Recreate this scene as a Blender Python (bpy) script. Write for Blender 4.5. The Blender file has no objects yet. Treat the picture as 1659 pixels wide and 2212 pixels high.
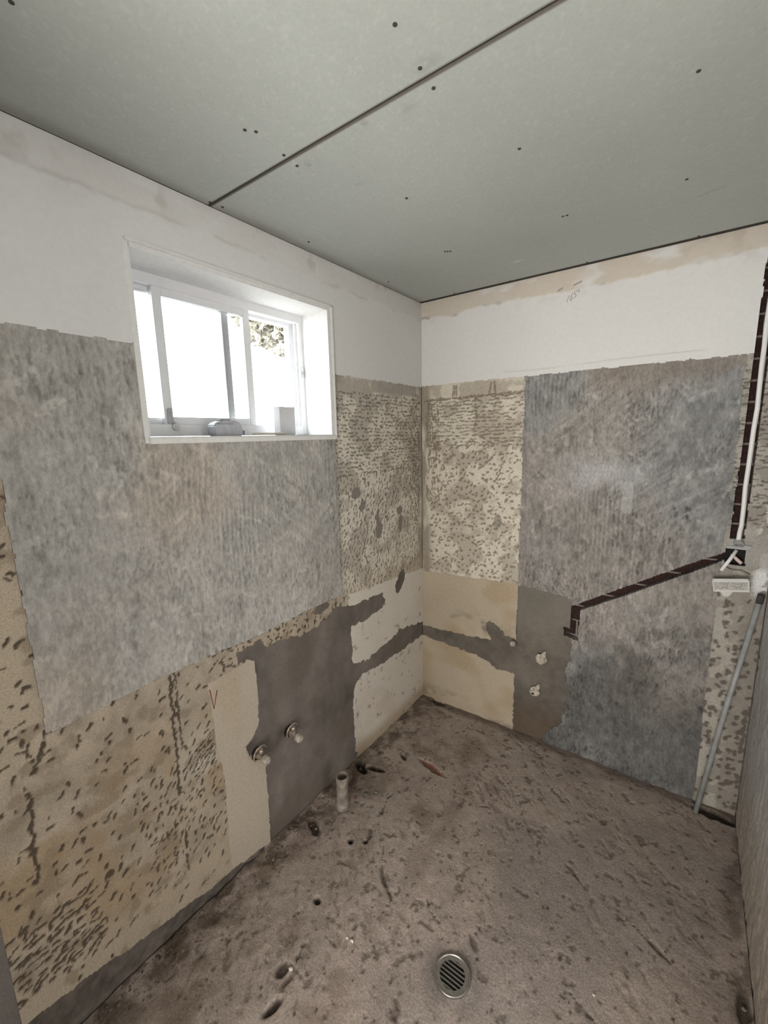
import bpy, bmesh, math, random
import numpy as np
from mathutils import Vector, Matrix

# ------------------------------------------------------------------ camera, sky, light, exposure
scene = bpy.context.scene
COL = scene.collection
H, W, YF = 2.4, 1.59, 2.36            # ceiling height, room width, depth of room

def make_camera():
    yaw, pitch, roll, f = -.6316, -.1768, -.0213, 915.24
    fw = Vector((math.sin(yaw)*math.cos(pitch), math.cos(yaw)*math.cos(pitch), math.sin(pitch)))
    r0 = Vector((math.cos(yaw), -math.sin(yaw), 0)); u0 = r0.cross(fw)
    c, s = math.cos(roll), math.sin(roll)
    r = c*r0 + s*u0; u = -s*r0 + c*u0
    cd = bpy.data.cameras.new('camera'); cam = bpy.data.objects.new('camera', cd); COL.objects.link(cam)
    m = Matrix((r, u, -fw)).transposed().to_4x4(); m.translation = (1.3092, -2.1828, 1.6764)
    cam.matrix_world = m
    cd.sensor_fit = 'VERTICAL'; cd.sensor_height = 24; cd.lens = 24*f/2212
    cd.clip_start = .02; cd.clip_end = 200
    scene.camera = cam
make_camera()

world = bpy.data.worlds.new('sky'); scene.world = world; world.use_nodes = True
bg = world.node_tree.nodes['Background']
bg.inputs[0].default_value = (.86, .935, 1.0, 1); bg.inputs[1].default_value = 8

def area_light(name, loc, rot, sx, sy, power, color, portal=False):
    l = bpy.data.lights.new(name, 'AREA'); l.shape = 'RECTANGLE'; l.size = sx; l.size_y = sy
    l.energy = power; l.color = color
    if portal: l.cycles.is_portal = True
    o = bpy.data.objects.new(name, l); COL.objects.link(o); o.location = loc; o.rotation_euler = rot
    return o
# daylight comes in through the window (portal only guides the sky light)
area_light('window_portal', (-.24, -1.167, 1.945), (0, math.radians(-90), 0), .56, .82, 1, (1, 1, 1), True)
# added unseen fill lamps: one behind the camera, one beyond the side doorway
area_light('hall_fill_light', (1.15, -3.62, 1.25), (math.radians(97), 0, 0), 1.1, 1.2, 64, (1.0, .965, .91))
area_light('hall_side_fill', (W+1.52, -1.72, 1.30), (0, math.radians(93), 0), 1.5, 1.5, 16.5, (.95, .98, 1.0))

scene.view_settings.view_transform = 'Standard'
scene.view_settings.look = 'None'
scene.view_settings.exposure = 0.80
scene.cycles.adaptive_threshold = .05
scene.cycles.max_bounces = 5; scene.cycles.diffuse_bounces = 4; scene.cycles.glossy_bounces = 2; scene.cycles.transmission_bounces = 2
scene.cycles.caustics_reflective = False; scene.cycles.caustics_refractive = False
scene.view_settings.gamma = 1.0
scene.view_settings.use_curve_mapping = False

# ------------------------------------------------------------------ helpers
def ss(a, b, x):
    t = np.clip((x-a)/(b-a), 0, 1); return t*t*(3-2*t)
_tab = {}
def vnoise(x, y, seed=0):
    if seed not in _tab: _tab[seed] = np.random.default_rng(seed+11).random((256, 256)).astype(np.float32)
    t = _tab[seed]
    xf = np.floor(x); yf = np.floor(y); fx = x-xf; fy = y-yf
    xi = xf.astype(np.int64) & 255; yi = yf.astype(np.int64) & 255
    x1 = (xi+1) & 255; y1 = (yi+1) & 255
    fx = fx*fx*(3-2*fx); fy = fy*fy*(3-2*fy)
    return (t[xi, yi]*(1-fx)+t[x1, yi]*fx)*(1-fy) + (t[xi, y1]*(1-fx)+t[x1, y1]*fx)*fy
def fbm(x, y, o=4, seed=0):
    a, s, n = 1., 0., 0.
    for k in range(o):
        s = s + a*vnoise(x*2**k+17.3*k, y*2**k+9.1*k, seed+k); n += a; a *= .5
    return s/n
def rot(x, y, deg):
    c, s = math.cos(math.radians(deg)), math.sin(math.radians(deg)); return x*c+y*s, -x*s+y*c
def inpoly(u, z, poly):
    r = np.zeros(u.shape, bool); n = len(poly)
    for i in range(n):
        (x1, y1), (x2, y2) = poly[i], poly[(i+1) % n]
        if y1 == y2: continue
        c = ((y1 > z) != (y2 > z)) & (u < (x2-x1)*(z-y1)/(y2-y1)+x1); r ^= c
    return r
def mix(c, d, t):
    return c*(1-t[..., None]) + np.asarray(d, float)*t[..., None]

def set_mesh(me, V, F, col=None, smooth_n=0):
    V = np.asarray(V, np.float32); F = np.asarray(F, np.int32)
    me.vertices.add(len(V)); me.vertices.foreach_set('co', V.ravel())
    me.loops.add(F.size); me.loops.foreach_set('vertex_index', F.ravel())
    me.polygons.add(len(F))
    me.polygons.foreach_set('loop_start', np.arange(0, F.size, 4, dtype=np.int32))
    sm = np.zeros(len(F), bool); sm[:smooth_n] = True
    me.polygons.foreach_set('use_smooth', sm)
    me.update(calc_edges=True)
    if col is not None:
        a = me.attributes.new('col', 'FLOAT_COLOR', 'POINT')
        c = np.ones((len(V), 4), np.float32); c[:, :3] = np.clip(col, 0.004, .95)
        a.data.foreach_set('color', c.ravel())

def link(name, me, mat=None, parent=None):
    o = bpy.data.objects.new(name, me); COL.objects.link(o)
    if mat is not None: me.materials.append(mat)
    if parent is not None: o.parent = parent
    return o
def sheet(name, parent, sel, front, back, col, mat, flip):
    """cells of a wall grid that belong to one coat, with real edges down to the masonry behind"""
    nz, nu = sel.shape
    if not sel.any(): return None
    ids = np.arange((nz+1)*(nu+1)).reshape(nz+1, nu+1)
    q = np.stack([ids[:-1, :-1], ids[:-1, 1:], ids[1:, 1:], ids[1:, :-1]], -1)
    F = q[sel]
    p = np.pad(sel, 1)
    E = []
    c = p[1:-1, 1:-1]
    for (nb, a, b) in ((p[:-2, 1:-1], 0, 1), (p[2:, 1:-1], 2, 3), (p[1:-1, :-2], 3, 0), (p[1:-1, 2:], 1, 2)):
        m = c & ~nb; E.append(q[m][:, [a, b]])
    E = np.concatenate(E)
    fr = front.reshape(-1, 3); bk = back.reshape(-1, 3); cl = col.reshape(-1, 3)
    used = np.unique(F); mp = np.full(len(fr), -1); mp[used] = np.arange(len(used))
    V = fr[used]; C = cl[used]; FF = mp[F]
    n = len(used); k = len(E)
    e0, e1 = E[:, 0], E[:, 1]
    V = np.concatenate([V, fr[e0], fr[e1], bk[e1], bk[e0]])
    C = np.concatenate([C, cl[e0], cl[e1], cl[e1], cl[e0]])
    ar = np.arange(k)
    S = np.stack([n+k+ar, n+ar, n+3*k+ar, n+2*k+ar], -1)
    nf = len(FF); FF = np.concatenate([FF, S])
    if flip: FF = FF[:, ::-1]
    me = bpy.data.meshes.new(name); set_mesh(me, V, FF, C, nf)
    return link(name, me, mat, parent)

# ---- materials
def nodes(name):
    m = bpy.data.materials.new(name); m.use_nodes = True
    nt = m.node_tree; return m, nt, nt.nodes['Principled BSDF']
def coat_mat(name, rough=.9, scale=180, amp=.18, bump=.25, bscale=140, dist=.002, spec=.25, comb=None):
    m, nt, b = nodes(name)
    at = nt.nodes.new('ShaderNodeAttribute'); at.attribute_name = 'col'
    tc = nt.nodes.new('ShaderNodeTexCoord')
    n = nt.nodes.new('ShaderNodeTexNoise'); n.inputs['Scale'].default_value = scale; n.inputs['Detail'].default_value = 2; n.inputs['Roughness'].default_value = .65
    vec = tc.outputs['Object']
    if comb:
        mp_ = nt.nodes.new('ShaderNodeMapping'); mp_.inputs['Scale'].default_value = (1, 1, comb); nt.links.new(vec, mp_.inputs['Vector']); vec = mp_.outputs[0]
    nt.links.new(vec, n.inputs['Vector'])
    mr = nt.nodes.new('ShaderNodeMapRange'); mr.inputs[1].default_value = .25; mr.inputs[2].default_value = .75
    mr.inputs[3].default_value = 1-amp; mr.inputs[4].default_value = 1+amp
    nt.links.new(n.outputs['Fac'], mr.inputs[0])
    mu = nt.nodes.new('ShaderNodeVectorMath'); mu.operation = 'SCALE'
    nt.links.new(at.outputs['Color'], mu.inputs[0]); nt.links.new(mr.outputs[0], mu.inputs['Scale'])
    nt.links.new(mu.outputs[0], b.inputs['Base Color'])
    n2 = nt.nodes.new('ShaderNodeTexNoise'); n2.inputs['Scale'].default_value = bscale; n2.inputs['Detail'].default_value = 1.5
    nt.links.new(vec, n2.inputs['Vector'])
    bp = nt.nodes.new('ShaderNodeBump'); bp.inputs['Strength'].default_value = bump; bp.inputs['Distance'].default_value = dist
    nt.links.new(n2.outputs['Fac'], bp.inputs['Height']); nt.links.new(bp.outputs[0], b.inputs['Normal'])
    b.inputs['Roughness'].default_value = rough; b.inputs['Specular IOR Level'].default_value = spec
    return m
def mat(name, color, rough=.5, metal=0, var=.12, scale=40, bump=0., color2=None, spec=.5):
    m, nt, b = nodes(name)
    tc = nt.nodes.new('ShaderNodeTexCoord')
    n = nt.nodes.new('ShaderNodeTexNoise'); n.inputs['Scale'].default_value = scale; n.inputs['Detail'].default_value = 3
    nt.links.new(tc.outputs['Object'], n.inputs['Vector'])
    r = nt.nodes.new('ShaderNodeValToRGB')
    c = np.array(color); d = np.array(color2) if color2 is not None else c*(1+var)
    r.color_ramp.elements[0].position = .32; r.color_ramp.elements[1].position = .68
    r.color_ramp.elements[0].color = (*(c*(1-var)), 1); r.color_ramp.elements[1].color = (*np.minimum(d, 1), 1)
    nt.links.new(n.outputs['Fac'], r.inputs[0]); nt.links.new(r.outputs[0], b.inputs['Base Color'])
    b.inputs['Roughness'].default_value = rough; b.inputs['Metallic'].default_value = metal
    b.inputs['Specular IOR Level'].default_value = spec
    if bump:
        bp = nt.nodes.new('ShaderNodeBump'); bp.inputs['Strength'].default_value = bump; bp.inputs['Distance'].default_value = .002
        nt.links.new(n.outputs['Fac'], bp.inputs['Height']); nt.links.new(bp.outputs[0], b.inputs['Normal'])
    return m
M = dict(
    paint=coat_mat('white_wall_paint', .75, 60, .03, .12, 90, .001, .3),
    grey=coat_mat('grey_render', .92, 120, .24, .45, 120, .004, .25, .5),
    hack=coat_mat('hacked_plaster', .92, 200, .22, .35, 160, .003),
    smooth=coat_mat('smooth_plaster', .85, 90, .10, .15, 120, .0015),
    cement=coat_mat('cement_patch', .95, 200, .16, .25, 170, .002),
    floor=coat_mat('floor_screed', .95, 150, .30, .4, 150, .003, .15),
    board=coat_mat('plasterboard', .9, 120, .05, .10, 160, .001, .2),
    masonry=mat('masonry', (.30, .25, .21), .95, 0, .25, 60, .4),
    mortar=mat('mortar', (.22, .19, .17), .95, 0, .2, 120, .5),
    brick=mat('red_brick', (.022, .010, .009), .95, 0, .4, 70, .5, (.046, .018, .014)),
    void=mat('dark_roof_void', (.05, .045, .04), .95, 0, .2, 30),
    alu=mat('white_window_aluminium', (.80, .80, .81), .35, 0, .02, 30),
    trim=mat('white_plaster_trim', (.74, .735, .72), .7, 0, .04, 60, .08),
    steel=mat('brushed_steel', (.40, .385, .36), .42, 1, .12, 90),
    latch=mat('satin_latch_metal', (.55, .55, .57), .35, .8, .1, 60),
    brass=mat('dull_brass', (.42, .33, .25), .45, .6, .3, 70, .1, (.60, .52, .44)),
    capbrass=mat('worn_plastic_cap', (.36, .31, .26), .4, 0, .2, 80, .1, (.50, .45, .40)),
    pvc=mat('dirty_pale_plastic', (.20, .17, .14), .6, 0, .2, 25, .05, (.36, .31, .27)),
    dark=mat('dark_hollow', (.012, .011, .010), .9, 0, .2, 30),
    white=mat('white_plastic', (.80, .79, .78), .4, 0, .03, 40),
    conduit=mat('grey_plastic_conduit', (.32, .33, .33), .45, 0, .12, 30),
    dirtyplate=mat('dusty_plate_back', (.52, .51, .48), .7, 0, .3, 160, .2, (.75, .74, .71)),
    tape=mat('grey_tape_case', (.48, .48, .52), .5, 0, .1, 60),
    carton=mat('white_carton', (.62, .61, .62), .7, 0, .03, 30),
    putty=mat('pale_putty', (.45, .41, .34), .9, 0, .25, 90, .6),
    chip=mat('pale_plaster_chip', (.66, .60, .52), .9, 0, .15, 90, .3),
    graphite=mat('graphite', (.16, .15, .14), .8, 0, .2, 200),
    pencil=mat('faint_pencil', (.36, .35, .33), .8, 0, .2, 200),
    red=mat('red_pencil', (.25, .03, .02), .8, 0, .2, 200),
    pink=mat('pinkish_plastic', (.62, .50, .47), .5, 0, .1, 60),
    wood=mat('pale_wood', (.60, .52, .42), .6, 0, .12, 60),
    leaf=mat('tree_leaf', (.20, .18, .135), .6, 0, .3, 5, 0, (.31, .28, .215)),
    bark=mat('tree_bark', (.06, .055, .048), .95, 0, .3, 12, .5),
    ground=mat('outdoor_ground', (.28, .26, .23), .95, 0, .2, 3),
    hallpaint=mat('hall_paint', (.70, .66, .60), .9, 0, .03, 10),
)
def glass_mat():
    m = bpy.data.materials.new('window_glass'); m.use_nodes = True; nt = m.node_tree; nt.nodes.clear()
    o = nt.nodes.new('ShaderNodeOutputMaterial'); t = nt.nodes.new('ShaderNodeBsdfTransparent'); g = nt.nodes.new('ShaderNodeBsdfGlossy')
    g.inputs['Roughness'].default_value = .03; t.inputs[0].default_value = (.985, .99, .985, 1)
    f = nt.nodes.new('ShaderNodeFresnel'); f.inputs[0].default_value = 1.45
    x = nt.nodes.new('ShaderNodeMixShader')
    nt.links.new(f.outputs[0], x.inputs[0]); nt.links.new(t.outputs[0], x.inputs[1]); nt.links.new(g.outputs[0], x.inputs[2]); nt.links.new(x.outputs[0], o.inputs[0])
    return m
M['glass'] = glass_mat()

# ---- small mesh makers
def bm_box(bm, lo, hi, bevel=0):
    lo, hi = Vector(lo), Vector(hi)
    r = bmesh.ops.create_cube(bm, size=1)
    vs = r['verts']
    for v in vs: v.co = Vector((lo[i]+(v.co[i]+.5)*(hi[i]-lo[i]) for i in range(3)))
    if bevel:
        es = list({e for v in vs for e in v.link_edges})
        bmesh.ops.bevel(bm, geom=es, offset=bevel, segments=2, affect='EDGES', clamp_overlap=True)
def bm_obj(name, bm, m, parent=None, smooth=False):
    me = bpy.data.meshes.new(name); bmesh.ops.recalc_face_normals(bm, faces=bm.faces[:]); bm.to_mesh(me); bm.free()
    if smooth: me.polygons.foreach_set('use_smooth', [True]*len(me.polygons))
    return link(name, me, M[m] if isinstance(m, str) else m, parent)
def boxes(name, lst, m, parent=None, bevel=0):
    bm = bmesh.new()
    for lo, hi in lst: bm_box(bm, lo, hi, bevel)
    return bm_obj(name, bm, m, parent)
def tube(name, pts, rad, m, parent=None, n=16, caps=True, inner=None):
    """round bar or hollow pipe along pts"""
    bm = bmesh.new(); pts = [Vector(p) for p in pts]
    rad = rad if isinstance(rad, (list, tuple)) else [rad]*len(pts)
    rings = []
    t0 = (pts[1]-pts[0]).normalized(); ref = Vector((0, 0, 1)) if abs(t0.z) < .9 else Vector((1, 0, 0))
    for i, p in enumerate(pts):
        t = (pts[min(i+1, len(pts)-1)]-pts[max(i-1, 0)]).normalized()
        a = t.cross(ref).normalized(); b = t.cross(a)
        rings.append([bm.verts.new(p+rad[i]*(a*math.cos(k*2*math.pi/n)+b*math.sin(k*2*math.pi/n))) for k in range(n)])
    for r1, r2 in zip(rings, rings[1:]):
        for k in range(n):
            f = bm.faces.new((r1[k], r1[(k+1) % n], r2[(k+1) % n], r2[k])); f.smooth = True
    if caps: bm.faces.new(rings[0]); bm.faces.new(rings[-1])
    return bm_obj(name, bm, m, parent)
def lathe(name, prof, origin, axis, m, parent=None, n=28, close=False):
    """surface of revolution; prof = [(radius, distance along axis)]"""
    bm = bmesh.new(); ax = Vector(axis).normalized(); ref = Vector((0, 0, 1)) if abs(ax.z) < .9 else Vector((1, 0, 0))
    a = ax.cross(ref).normalized(); b = ax.cross(a); o = Vector(origin)
    rings = [[bm.verts.new(o+ax*d+r*(a*math.cos(k*2*math.pi/n)+b*math.sin(k*2*math.pi/n))) for k in range(n)] for r, d in prof]
    pr = list(zip(rings, rings[1:]))
    if close: pr.append((rings[-1], rings[0]))
    for r1, r2 in pr:
        for k in range(n): bm.faces.new((r1[k], r1[(k+1) % n], r2[(k+1) % n], r2[k]))
    if not close:
        if prof[0][0] > 1e-5: bm.faces.new(rings[0])
        if prof[-1][0] > 1e-5: bm.faces.new(rings[-1])
    bmesh.ops.remove_doubles(bm, verts=bm.verts[:], dist=1e-6)
    return bm_obj(name, bm, m, parent)
def lump(name, c, r, m, parent=None, seed=0, sub=2, rough=.25):
    bm = bmesh.new(); bmesh.ops.create_icosphere(bm, subdivisions=sub, radius=1)
    rg = random.Random(seed); ph = [rg.uniform(0, 6) for _ in range(6)]
    for v in bm.verts:
        p = v.co
        k = 1+rough*(math.sin(3*p.x+ph[0])*math.sin(4*p.y+ph[1])+.6*math.sin(6*p.z+ph[2])*math.sin(5*p.x+ph[3])+.4*math.sin(9*p.y+ph[4]))
        v.co = Vector((p.x*r[0], p.y*r[1], p.z*r[2]))*k+Vector(c)
    return bm_obj(name, bm, m, parent)
def tag(o, label=None, cat=None, group=None, kind=None):
    if label: o['label'] = label
    if cat: o['category'] = cat
    if group: o['group'] = group
    if kind: o['kind'] = kind
    return o
def empty(name, loc=(0, 0, 0)):
    o = bpy.data.objects.new(name, None); COL.objects.link(o); o.location = loc; o.empty_display_size = .05
    bpy.context.view_layer.update()
    return o
def adopt(o, parent):
    o.parent = parent; o.matrix_parent_inverse = Matrix.Translation(parent.location).inverted(); return o

# ------------------------------------------------------------------ hack marks
def dashes(U, Z, res, lst, seed):
    """field 0..1 of pick marks; lst rows = u, z, length, width, angle(deg)"""
    f = np.zeros(U.shape, np.float32)
    u0, z0 = U[0, 0], Z[0, 0]
    nz, nu = U.shape
    wu = U + .006*(fbm(U*90, Z*90, 2, seed)-.5); wz = Z + .006*(fbm(U*90+40, Z*90+13, 2, seed+3)-.5)
    for (u, z, L, w, a) in lst:
        r = L*.6+w+.006
        i0, i1 = int((z-r-z0)/res), int((z+r-z0)/res)+2; j0, j1 = int((u-r-u0)/res), int((u+r-u0)/res)+2
        i0, j0 = max(i0, 0), max(j0, 0); i1, j1 = min(i1, nz), min(j1, nu)
        if i0 >= i1 or j0 >= j1: continue
        x = wu[i0:i1, j0:j1]-u; y = wz[i0:i1, j0:j1]-z
        x, y = rot(x, y, a)
        d = np.hypot(np.maximum(np.abs(x)-L/2+w/2, 0), y)
        v = 1-ss(w*.05, w*1.0, d)
        f[i0:i1, j0:j1] = np.maximum(f[i0:i1, j0:j1], v)
    return ss(.36, .66, f + .85*(fbm(U*110, Z*110, 2, seed+7)-.5)*ss(.02, .25, f))
def scatter(rg, u0, u1, z0, z1, du, dz, L, w, ang, dang, keep=1., jit=.45):
    out = []
    z = z0
    row = 0
    while z < z1:
        u = u0 + (row % 2)*du*.5
        while u < u1:
            if rg.random() < keep:
                out.append((u+rg.uniform(-jit, jit)*du, z+rg.uniform(-jit, jit)*dz, L*rg.uniform(.55, 1.5), w*rg.uniform(.7, 1.35), ang+rg.gauss(0, dang)))
            u += du
        z += dz; row += 1
    return out
def strokeline(pts, w, step=.012):
    out = []
    for (a, b) in zip(pts, pts[1:]):
        d = math.hypot(b[0]-a[0], b[1]-a[1]); ang = math.degrees(math.atan2(b[1]-a[1], b[0]-a[0]))
        n = max(1, int(d/step))
        for k in range(n):
            t = (k+.5)/n; j = w*.35; out.append((a[0]+(b[0]-a[0])*t+rg.uniform(-j, j), a[1]+(b[1]-a[1])*t+rg.uniform(-j, j), step*1.7, w*rg.uniform(.45, 1.15), ang+rg.gauss(0, 14)))
    return out

def grey_render(U, Z, seed, base=.30):
    """trowelled and notched grey render: colour and relief"""
    n1 = fbm(U*3.2, Z*3.2, 4, seed)
    wob = .012*(fbm(U*5, Z*5, 2, seed+5)-.5)
    sk = U + wob + .06*(fbm(U*1.7, Z*1.7, 2, seed+8)-.5)*Z
    stri = fbm(sk*100, Z*26, 3, seed+1)-.5
    notch = np.sin(2*np.pi*sk/.0185)*ss(.50, .66, fbm(U*3.1+7, Z*2.6, 3, seed+2))
    x1, y1 = rot(U, Z, 38); sm1 = fbm(x1*9, y1*95, 3, seed+3)-.5; m1 = ss(.56, .74, fbm(U*2.9+31, Z*2.9, 3, seed+4))
    x2, y2 = rot(U, Z, -42); sm2 = fbm(x2*9, y2*95, 3, seed+6)-.5; m2 = ss(.55, .72, fbm(U*2.7+3, Z*2.7+50, 3, seed+7))
    rs = random.Random(seed); u0, u1, z0, z1 = U.min(), U.max(), Z.min(), Z.max(); step = Z[1, 0]-Z[0, 0]
    lt_ = [(rs.uniform(u0, u1), rs.uniform(.6, 1.9), rs.uniform(.05, .15), rs.uniform(.008, .022), rs.choice((-48, -40, 35, 62, 85))+rs.gauss(0, 14)) for _ in range(120)]
    light = dashes(U, Z, step, lt_, seed+20)*ss(.36, .58, fbm(U*30, Z*30, 3, seed+21))
    dk_ = [t for t in scatter(rs, u0, u1, z0, 1.95, .015, .030, .024, .0060, 88, 9, .55)]
    dkm = ss(.47, .60, fbm(U*5.5+15, Z*5.5, 3, seed+22)); dark_ = dashes(U, Z, step, dk_, seed+23)*dkm
    speck = ss(.60, .74, fbm(U*40, Z*26, 3, seed+9))
    mot = fbm(U*38, Z*26, 3, seed+13)-.5; m2_ = fbm(U*9, Z*8, 4, seed+14)-.5
    g = base + .07*(n1-.5) + .11*mot + .09*m2_ + .15*stri*(1-.55*np.maximum(m1, m2)) + .030*notch + .17*sm1*m1 + .15*sm2*m2 - .055*speck
    bl = ss(.56, .75, fbm(U*5+9, Z*4, 3, seed+10)); g = g + .05*bl + .085*light - .085*dark_
    c = np.stack([g*1.0, g*.995, g*.98], -1)
    wm = ss(.5, .7, fbm(U*2+60, Z*2, 3, seed+11))
    c = mix(c, c*np.array([1.05, .985, .93]), wm)
    h = -.0012*dark_ + .0008*light + .0022*mot + .0022*stri + .0010*notch + .002*sm1*m1 + .002*sm2*m2 - .0012*speck
    return c, h

def paint_coat(U, Z, seed, warm):
    g = .70 + .04*(fbm(U*3, Z*3, 3, seed)-.5)
    c = np.stack([g*1.0, g*.995, g*.985], -1)
    # remains of the old cornice: tan strip with a torn lower edge
    e = 2.312+.022*(fbm(U*6, Z*0, 2, seed+1)-.5)+.014*(fbm(U*40, Z*30, 3, seed+3)-.5)
    st = ss(-.004, .010, Z-e)*ss(.30, .62, fbm(U*7, Z*18, 4, seed+2)+.12)
    c = mix(c, (.52, .43, .32) if warm > .6 else (.55, .50, .44), st*warm*.62)
    edge = np.exp(-((Z-e)/.006)**2)*ss(.50, .68, fbm(U*9+4, Z*9, 3, seed+4))
    c = mix(c, (.22, .18, .14), edge*.75*warm)
    dirt = ss(.60, .78, fbm(U*14, Z*14, 4, seed+6))*ss(2.25, 2.36, Z)
    c = mix(c, (.40, .34, .28), dirt*.35)
    h = .0008*(fbm(U*30, Z*30, 3, seed+5)-.5) + st*.0012
    return c, h

# ------------------------------------------------------------------ left wall (the window wall)
RES = .004
def make_grid(u0, u1, z0, z1, res):
    nu = int(round((u1-u0)/res)); nz = int(round((z1-z0)/res))
    u = np.linspace(u0, u1, nu+1); z = np.linspace(z0, z1, nz+1)
    U, Z = np.meshgrid(u, z); Uc, Zc = np.meshgrid((u[1:]+u[:-1])/2, (z[1:]+z[:-1])/2)
    return U, Z, Uc, Zc
WIN = (.775, 1.56, 1.688, 2.205)       # window opening: u0 u1 z0 z1
rg = random.Random(5)

U, Z, Uc, Zc = make_grid(0, YF, -.024, 2.432, RES)
wa = .011*(fbm(Uc*38, Zc*38, 3, 71)-.5); wb = .011*(fbm(Uc*38+50, Zc*38, 3, 75)-.5)
big = .05*(fbm(Uc*14, Zc*14, 3, 78)-.5); bigz = .05*(fbm(Uc*14+9, Zc*14+44, 3, 79)-.5)
u, z = Uc+wa, Zc+wb
lab = np.zeros(Uc.shape, int)                                            # 0 hacked plaster, lower left
lab[(u < .755) & (z > .60)] = 3                                          # hacked column by the corner
lab[(u > .755) & (u < 1.911-.03*np.clip(Zc-.95, 0, 1)*0) & (z > .934+.004*np.sin(Uc*9)) & (z < 1.95)] = 2
lab[(u < .70) & (z < .865+.075*u)] = 4                                   # smooth pale plaster at the corner
D1 = [(1.263, .83), (1.259, .678), (1.268, .56), (1.300, .52), (1.335, .50), (1.325, .455), (1.262, .43), (1.249, .368), (1.256, .0), (1.256, -.1), (.665, -.1), (.680, .018), (.692, .126), (.693, .33), (.67, .41), (.634, .446),
      (.45, .430), (.20, .420), (-.1, .417), (-.1, .52), (.007, .52), (.10, .532), (.19, .552), (.274, .566), (.30, .545), (.44, .53), (.585, .514), (.682, .537), (.688, .64), (.682, .743), (.60, .742), (.48, .74), (.418, .753), (.395, .79), (.415, .834),
      (.50, .845), (.673, .854), (.74, .88), (.80, .885), (.874, .85), (1.0, .838), (1.095, .848), (1.217, .872), (1.30, .885), (1.325, .865)]
wf = 2.4-1.7*ss(1.05, 1.22, Uc)*(1-ss(.80, .86, Zc))
uu, zz = Uc+wa*wf+big*.10*wf, Zc+wb*wf+bigz*.10*wf
P1 = [(1.462, .835), (1.262, .845), (1.262, .60), (1.25, .368), (1.25, -.1), (1.43, -.1), (1.440, .13), (1.432, .44), (1.452, .60), (1.455, .732)]
lab[inpoly(uu, Zc+wb, P1) & ((lab == 0))] = 6
cem = inpoly(uu, zz, D1) | (np.hypot((uu-.245)*1.0+(zz-.85)*.45, (zz-.85)*.62) < .040) | inpoly(uu, zz, [(1.19, .845), (1.335, .852), (1.34, .895), (1.22, .905)])
for (bu, bz, bru, brz) in ((.885, .915, .05, .025), (.615, 1.405, .038, .028), (.57, 1.345, .018, .03), (.435, 1.19, .032, .045), (.445, 1.26, .018, .04), (.237, 1.262, .03, .028), (.235, 1.19, .026, .045)):
    cem |= np.hypot((uu-bu)/bru, (zz-bz)/brz) < 1
lab[cem & (lab != 2)] = 5
lab[(u > 1.25) & (z < (Uc-1.25)*.20-.006+big*.6)] = 7                        # bare cement below the torn plaster edge
lab[(Uc > 2.064+.4*wa)] = 8
lab[(z > 1.95) | ((u < 1.60) & (u > .752) & (z > 1.95))] = 1
hole = (Uc > WIN[0]-.012) & (Uc < WIN[1]+.012) & (Zc > WIN[2]-.014) & (Zc < WIN[3]+.012)
lab[hole] = -1

# --- relief and colour for every coat
def wallpos_A(d): return np.stack([d, -U, Z], -1)
# lower left plaster
L0 = scatter(rg, .70, 2.1, .02, 1.0, .040, .034, .018, .0070, -48, 30, .66)
L0 += scatter(rg, 1.86, 2.06, .18, .42, .026, .018, .022, .0072, -12, 16, .9)
L0 += scatter(rg, 1.45, 1.72, .25, .62, .024, .024, .015, .0058, -60, 25, .75)
L0 += scatter(rg, 1.92, 2.1, .9, 1.6, .036, .030, .018, .0075, -25, 35, .8)
L0 += scatter(rg, .75, 1.45, .86, .94, .028, .024, .015, .007, 20, 50, .75)
L0 = [t for t in L0 if not (t[2] > 0 and t[1] < .10+.14*(t[0]-1.25) and rg.random() < .8)]
L0 += strokeline([(1.962, .785), (1.968, .70), (1.978, .66), (1.976, .58), (1.985, .53)], .014) + strokeline([(1.908, .935), (1.925, .885), (1.948, .84)], .011)
L0 += strokeline([(1.583, .934), (1.588, .75), (1.592, .60), (1.598, .496)], .0085) + strokeline([(1.566, .93), (1.570, .66)], .005)
L0 += strokeline([(1.59, .357), (1.593, .28)], .009) + strokeline([(1.597, .26), (1.596, .194)], .006)
for k in range(7): L0 += strokeline([(1.545-.002*k, .60-.016*k), (1.455, .655-.015*k)], .0045)
pit0 = dashes(U, Z, RES, L0, 101)
pit0 = np.maximum(pit0, 1-ss(.010, .016, np.hypot(U-1.823, Z-.400)))
n = fbm(U*4, Z*4, 4, 111); n2 = fbm(U*13, Z*13, 4, 114)
c0 = np.ones(U.shape+(3,))*np.array([.40, .34, .268])*(1+.42*(n2-.5)+.34*(fbm(U*45, Z*45, 3, 117)-.5))[..., None]
c0 = mix(c0, (.34, .24, .13), ss(.46, .66, n)*.55*ss(.1, .3, Z)*(1-ss(.65, .85, Z)))
c0 = mix(c0, (.52, .48, .41), ss(.45, .62, fbm(U*7+3, Z*7, 3, 118))*np.exp(-((U-1.53)/.09)**2-((Z-.60)/.11)**2)*.9)
c0 = mix(c0, (.33, .30, .25), ss(.44, .60, fbm(U*16, Z*5, 3, 121))*np.exp(-((U-1.54)/.10)**2-((Z-.74)/.16)**2)*.55)
c0 = mix(c0, (.46, .385, .29), ss(.0, .05, .20-Z+.15*(U-1.4))*.55)
c0 = mix(c0, (.48, .41, .31), ss(1.88, 1.95, U)*ss(.7, 1.0, Z)*.8)
c0 = mix(c0, (.25, .195, .135), ss(.56, .72, fbm(U*22, Z*22, 4, 124))*.6)
c0 = mix(c0, (.085, .064, .045), pit0*.95)
h0 = .0012*(n2-.5) - .0042*pit0
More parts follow.
